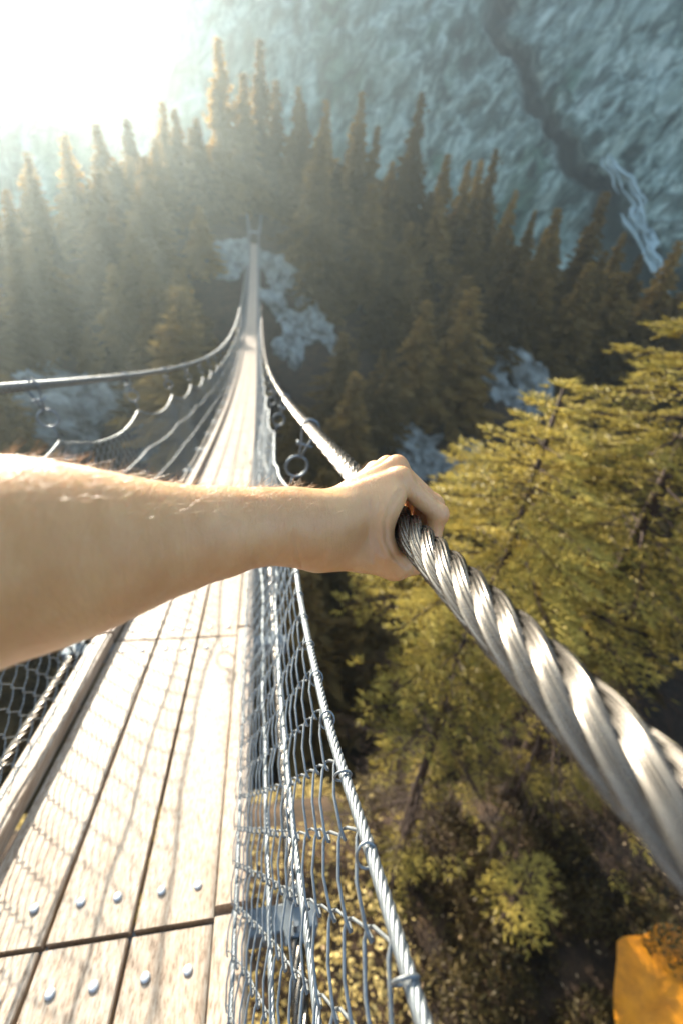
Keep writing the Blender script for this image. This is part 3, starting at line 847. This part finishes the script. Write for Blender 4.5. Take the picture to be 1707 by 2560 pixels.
# ------------------------------------------------------------------ the arm and hand
# modelled in the camera's frame of axes, then turned into the place
RB = RX * XR + .152 * DDN
def q(t, a, b): return RB + t * DDIR + a * XR + b * DDN      # along the cable, right of it, below it
def c3(px, py, z): return np.array([(px - 853.5) / F_PX * z, (py - 1280) / F_PX * z, z])
class Field:
    def __init__(s, lo, hi, h):
        s.lo = np.array(lo, np.float32); s.h = h; s.n = np.ceil((np.array(hi) - s.lo) / h).astype(int) + 1
        s.f = np.full(s.n, .05, np.float32)
    def region(s, lo, hi):
        i0 = np.clip(((lo - s.lo) / s.h).astype(int), 0, s.n - 1); i1 = np.clip(((hi - s.lo) / s.h).astype(int) + 2, 1, s.n)
        sl = tuple(slice(a, b) for a, b in zip(i0, i1))
        ax = [s.lo[k] + s.h * np.arange(i0[k], i1[k], dtype=np.float32) for k in range(3)]
        return sl, ax[0][:, None, None], ax[1][None, :, None], ax[2][None, None, :]
    def cone(s, a, b, ra, rb, k=.008, cut=False, flat=None):
        a = np.array(a, np.float32); b = np.array(b, np.float32); m = max(ra, rb) + k * 2 + .004
        sl, X, Y, Z = s.region(np.minimum(a, b) - m, np.maximum(a, b) + m)
        if 0 in s.f[sl].shape: return
        d = b - a; L2 = float(d @ d) + 1e-9
        px, py, pz = X - a[0], Y - a[1], Z - a[2]
        t = np.clip((px * d[0] + py * d[1] + pz * d[2]) / L2, 0, 1)
        qx, qy, qz = px - t * d[0], py - t * d[1], pz - t * d[2]
        r2 = qx * qx + qy * qy + qz * qz
        if flat is not None:                        # squash along a direction: (dir, factor < 1)
            n, fct = flat; dn = qx * n[0] + qy * n[1] + qz * n[2]; r2 = r2 + dn * dn * (1 / fct ** 2 - 1)
        dist = np.sqrt(r2) - (ra + (rb - ra) * t)
        f = s.f[sl]
        if not cut:
            hh = np.clip(.5 + .5 * (f - dist) / k, 0, 1); s.f[sl] = f * (1 - hh) + dist * hh - k * hh * (1 - hh)
        else:
            hh = np.clip(.5 - .5 * (f + dist) / k, 0, 1); s.f[sl] = f * (1 - hh) - dist * hh + k * hh * (1 - hh)
    def merge(s, o, k):
        hh = np.clip(.5 + .5 * (s.f - o.f) / k, 0, 1); s.f = s.f * (1 - hh) + o.f * hh - k * hh * (1 - hh)
    def surface(s):
        f = s.f; S = f < 0
        nx, ny, nz = f.shape
        cnt = np.zeros((nx - 1, ny - 1, nz - 1), np.int8)
        for dx in (0, 1):
            for dy in (0, 1):
                for dz in (0, 1): cnt += S[dx:nx - 1 + dx, dy:ny - 1 + dy, dz:nz - 1 + dz]
        act = (cnt > 0) & (cnt < 8); I = np.argwhere(act); idx = -np.ones(act.shape, np.int64); idx[tuple(I.T)] = np.arange(len(I))
        acc = np.zeros((len(I), 3)); w_ = np.zeros(len(I))
        cor = np.array([[a, b, c] for a in (0, 1) for b in (0, 1) for c in (0, 1)])
        val = np.stack([f[tuple((I + c).T)] for c in cor], 1)
        for a in range(8):
            for b in range(a + 1, 8):
                if np.abs(cor[a] - cor[b]).sum() != 1: continue
                va, vb = val[:, a], val[:, b]; m = (va < 0) != (vb < 0)
                t = np.where(m, va / np.where(m, va - vb, 1), 0)
                p = cor[a][None] + t[:, None] * (cor[b] - cor[a])[None]; acc[m] += p[m]; w_[m] += 1
        V = (I + acc / w_[:, None]) * s.h + s.lo
        Q = []
        for ax in range(3):
            u, v = (ax + 1) % 3, (ax + 2) % 3
            sl0 = [slice(None)] * 3; sl1 = [slice(None)] * 3; sl0[ax] = slice(0, -1); sl1[ax] = slice(1, None)
            ch = S[tuple(sl0)] != S[tuple(sl1)]; E = np.argwhere(ch)
            E = E[(E[:, u] > 0) & (E[:, v] > 0) & (E[:, u] < f.shape[u] - 1) & (E[:, v] < f.shape[v] - 1)]
            eu = np.eye(3, dtype=int)[u]; ev = np.eye(3, dtype=int)[v]
            qd = np.stack([idx[tuple((E - eu - ev).T)], idx[tuple((E - ev).T)], idx[tuple(E.T)], idx[tuple((E - eu).T)]], 1)
            ins = S[tuple(E.T)]; qd[~ins] = qd[~ins][:, ::-1]; Q.append(qd)
        Q = np.concatenate(Q); return V, Q[(Q >= 0).all(1)]
H_ = .0014
lo, hi = (-.36, -.10, -.06), (.14, .18, .60)
F = Field(lo, hi, H_)
# forearm: px, py(centre), depth, half height in px
FA = [(-250, 1440, .215, 330), (0, 1398, .262, 268), (110, 1387, .288, 243), (218, 1376, .310, 212), (327, 1361, .335, 174), (435, 1347, .360, 142), (545, 1331, .385, 119), (650, 1317, .410, 100), (715, 1316, .432, 97)]
pts = [(c3(a, b, z), r * z / F_PX * .93) for a, b, z, r in FA]
for (p0, r0), (p1, r1) in zip(pts[:-1], pts[1:]): F.cone(p0, p1, r0, r1, .010)
F.cone(pts[0][0], (-.30, .13, -.02), .053, .062, .02)           # upper arm, outside the view
# wrist to the hand
wr = c3(742, 1318, .440); wr2 = c3(800, 1312, .455)
MCPI = q(.462, -.006, -.047); MCPM = q(.487, -.004, -.055); MCPR = q(.512, -.008, -.052); MCPL = q(.535, -.016, -.044)
F.cone(pts[-1][0], wr, pts[-1][1], .036, .012)
F.cone(wr, wr2, .034, .033, .012)
# metacarpals
for M, off, r1 in ((MCPI, (0, .0, 0), .0125), (MCPM, (0, -.004, .012), .0118), (MCPR, (0, .002, .022), .0115), (MCPL, (0, .008, .030), .011)):
    s0 = wr2 + np.array(off); F.cone(s0, M, .023, r1, .012)
for M, off in ((MCPI, (0, -.012, .004)), (MCPM, (0, -.014, .014)), (MCPR, (0, -.012, .024))):
    F.cone(wr2 + np.array(off) - DDN * .012, M - DDN * .0085, .0045, .0052, .007)
# body of the palm on the left of the cable
F.cone(wr2, q(.455, -.040, -.006), .031, .021, .014)
F.cone(wr2 + np.array([0, .004, .018]), q(.505, -.040, -.004), .030, .020, .014)
F.cone(q(.448, -.034, -.022), q(.520, -.034, -.020), .019, .017, .012)
# ball of the thumb and thumb: under the cable
TM = c3(800, 1370, .455); TMC = q(.434, -.052, .026); TIP0 = q(.428, -.016, .040); TIPE = q(.436, .010, .042)
F.cone(TM, TMC, .0245, .0170, .016)
F.cone(TMC, TIP0, .0165, .0125, .010)
F.cone(TIP0, TIPE, .0120, .0098, .006)
# web between thumb and forefinger
F.cone(q(.436, -.036, .012), q(.440, -.030, -.022), .0135, .0135, .014)
F.cone(q(.440, -.030, -.022), q(.446, -.016, -.034), .0125, .012, .012)
F.cone(q(.438, -.030, -.004), q(.424, -.026, .022), .0135, .0120, .010)
F.cone(q(.424, -.026, .022), q(.424, -.008, .036), .0125, .0110, .008)
F.cone(q(.450, -.030, .004), q(.450, -.022, .028), .016, .014, .010)
# fingers closing over the cable
def finger(t, mcp, pip, dip, tip, r, k=.0045):
    G = Field(lo, hi, H_) if False else None
    P = [mcp, q(t[0], *pip), q(t[1], *dip), q(t[2], *tip)]
    F.cone(P[0], P[1], r * 1.12, r * 1.0, .006); F.cone(P[1], P[2], r * .98, r * .88, k); F.cone(P[2], P[3], r * .87, r * .74, k)
    # knuckle swellings
    F.cone(P[1], P[1] + 1e-4, r * 1.06, r * 1.06, .005)
finger((.452, .450, .447), MCPI, (.0370, -.0130), (.0330, .0130), (.0130, .0290), .0104)
finger((.478, .474, .470), MCPM, (.0410, -.0170), (.0340, .0130), (.0120, .0290), .0106)
finger((.503, .498, .494), MCPR, (.0390, -.0170), (.0330, .0120), (.0110, .0285), .0102)
finger((.527, .522, .518), MCPL, (.0320, -.0140), (.0300, .0120), (.0110, .0275), .0090)
# raised knuckles
F.cone(MCPI + DDN * -.002, MCPI + DDN * -.0021, .0132, .0132, .006); F.cone(MCPM - DDN * .003, MCPM - DDN * .0031, .0128, .0128, .006)
# the cable's channel
F.cone(q(.30, 0, 0), q(.70, 0, 0), .0186, .0186, .002, cut=True)
# grooves: folds of skin that run round the web
def groove(P, r=.0014, k=.004):
    for a, b in zip(P[:-1], P[1:]): F.cone(a, b, r, r, k, cut=True)
V, Q = F.surface()
# drop loose crumbs: keep vertices connected to the biggest piece
par = np.arange(len(V))
for _ in range(60):
    m = par[Q].min(1); old = par.copy()
    np.minimum.at(par, Q.ravel(), np.repeat(m, 4)); par = par[par]
    if (old == par).all(): break
# smooth a little
for _ in range(3):
    acc = np.zeros_like(V); cn = np.zeros(len(V))
    for k in range(4):
        a, b = Q[:, k], Q[:, (k + 1) % 4]
        np.add.at(acc, a, V[b]); np.add.at(acc, b, V[a]); np.add.at(cn, a, 1); np.add.at(cn, b, 1)
    V = V * .45 + .55 * acc / cn[:, None]
# skin folds as small displacements
Nrm = np.zeros_like(V); fn = np.cross(V[Q[:, 2]] - V[Q[:, 0]], V[Q[:, 3]] - V[Q[:, 1]])
for k in range(4): np.add.at(Nrm, Q[:, k], fn)
Nrm = unit(Nrm)
if (Nrm * (V - V.mean(0))).sum() < 0: Nrm = -Nrm; Q = Q[:, ::-1]
PX = 853.5 + F_PX * V[:, 0] / np.maximum(V[:, 2], .05); PY = 1280 + F_PX * V[:, 1] / np.maximum(V[:, 2], .05)
def crease(poly, wd, dep):
    global V
    poly = np.array(poly, float); best = np.full(len(V), 1e9)
    for a, b in zip(poly[:-1], poly[1:]):
        d = b - a; t = np.clip(((PX - a[0]) * d[0] + (PY - a[1]) * d[1]) / (d @ d), 0, 1)
        best = np.minimum(best, np.hypot(PX - a[0] - t * d[0], PY - a[1] - t * d[1]))
    face = ((Nrm * V).sum(1) < 0) & (V[:, 2] < .475)
    V = V - Nrm * (dep * np.exp(-(best / wd) ** 2) * face)[:, None] + Nrm * (.45 * dep * np.exp(-((best - wd * 2.2) / (wd * 1.2)) ** 2) * face)[:, None]
crease([(1000, 1228), (975, 1262), (962, 1305), (964, 1352), (985, 1392), (1015, 1418)], 5, .0011)
crease([(948, 1262), (940, 1300), (940, 1345), (955, 1385)], 5, .0006)
crease([(925, 1255), (918, 1310), (925, 1360)], 5, .00035)
crease([(738, 1330), (744, 1380), (757, 1420)], 5, .0004)
AV = V.copy()
Vw = V @ C2W.T
person_o = tuple(float(k) for k in Vw[np.argmin(V[:, 2])])
mb = MB(); mb.add(Vw - np.array(person_o), Q)
arm = mb.build('person', SKIN, loc=person_o)
tag(arm, 'bare forearm reaching in from the left, fist closed round the thick twisted cable', 'person')
print('arm verts', len(V))
# fine hairs on the forearm and wrist
def hairs():
    g = np.random.default_rng(9); mb = MB()
    front = (AV[:, 2] > .22) & (PX < 930) & (PX > -60)
    upn = -Nrm[:, 1]
    wgt = front * np.clip(upn + .15, 0, 1) ** 1.2 * (.15 + (PX < 780) * 1.0) * (PX < 905) * ((PX > 300) | (upn > .55))
    wgt = wgt / wgt.sum(); n = 1100
    I = g.choice(len(AV), n, p=wgt); B = AV[I]; Nn = Nrm[I]
    along = unit(np.array(c3(800, 1320, .45) - c3(100, 1390, .28)))
    d = unit(along[None] * g.uniform(.5, 1.2, (n, 1)) + g.normal(0, .45, (n, 3)) + Nn * g.uniform(.25, .8, (n, 1)))
    d2 = unit(d + g.normal(0, .35, (n, 3)) + along * .4 - Nn * .25)
    L = g.uniform(.005, .017, (n, 1))
    u = np.linspace(0, 1, 5)[None, :, None]
    P = B[:, None] + d[:, None] * L[:, None] * u * (1 - .45 * u) + d2[:, None] * L[:, None] * .45 * u * u * 1.4
    T = unit(np.gradient(P, axis=1)); A = unit(np.cross(T, np.array([.3, .2, .9]))); Bb = np.cross(T, A)
    rad = np.array([.00011, .00011, .0001, .00008, .00002])[None, :, None, None]; a = np.arange(3) * 2 * PI / 3
    V_ = P[:, :, None] + rad * (np.cos(a)[None, None, :, None] * A[:, :, None] + np.sin(a)[None, None, :, None] * Bb[:, :, None])
    f = grid_faces(5, 3, True); mb.add((V_.reshape(-1, 3) @ C2W.T) - np.array(person_o), (f[None] + (np.arange(n) * 15)[:, None, None]).reshape(-1, 4))
    o = mb.build('arm_hair', HAIR, arm)
hairs()

# ------------------------------------------------------------------ haze
def haze():
    mb = MB(); box(mb, (60, 120, 60), (900, 500, 380))
    m = bpy.data.materials.new('haze'); m.use_nodes = True; t = m.node_tree; t.nodes.clear()
    out = t.nodes.new('ShaderNodeOutputMaterial'); v = t.nodes.new('ShaderNodeVolumePrincipled')
    v.inputs['Color'].default_value = (.80, .96, .97, 1); v.inputs['Density'].default_value = .00125; v.inputs['Anisotropy'].default_value = .63
    t.links.new(v.outputs[0], out.inputs['Volume'])
    tag(mb.build('haze', m, smooth=False), 'pale teal sunlit haze filling the gorge', 'haze', kind='stuff')
haze()
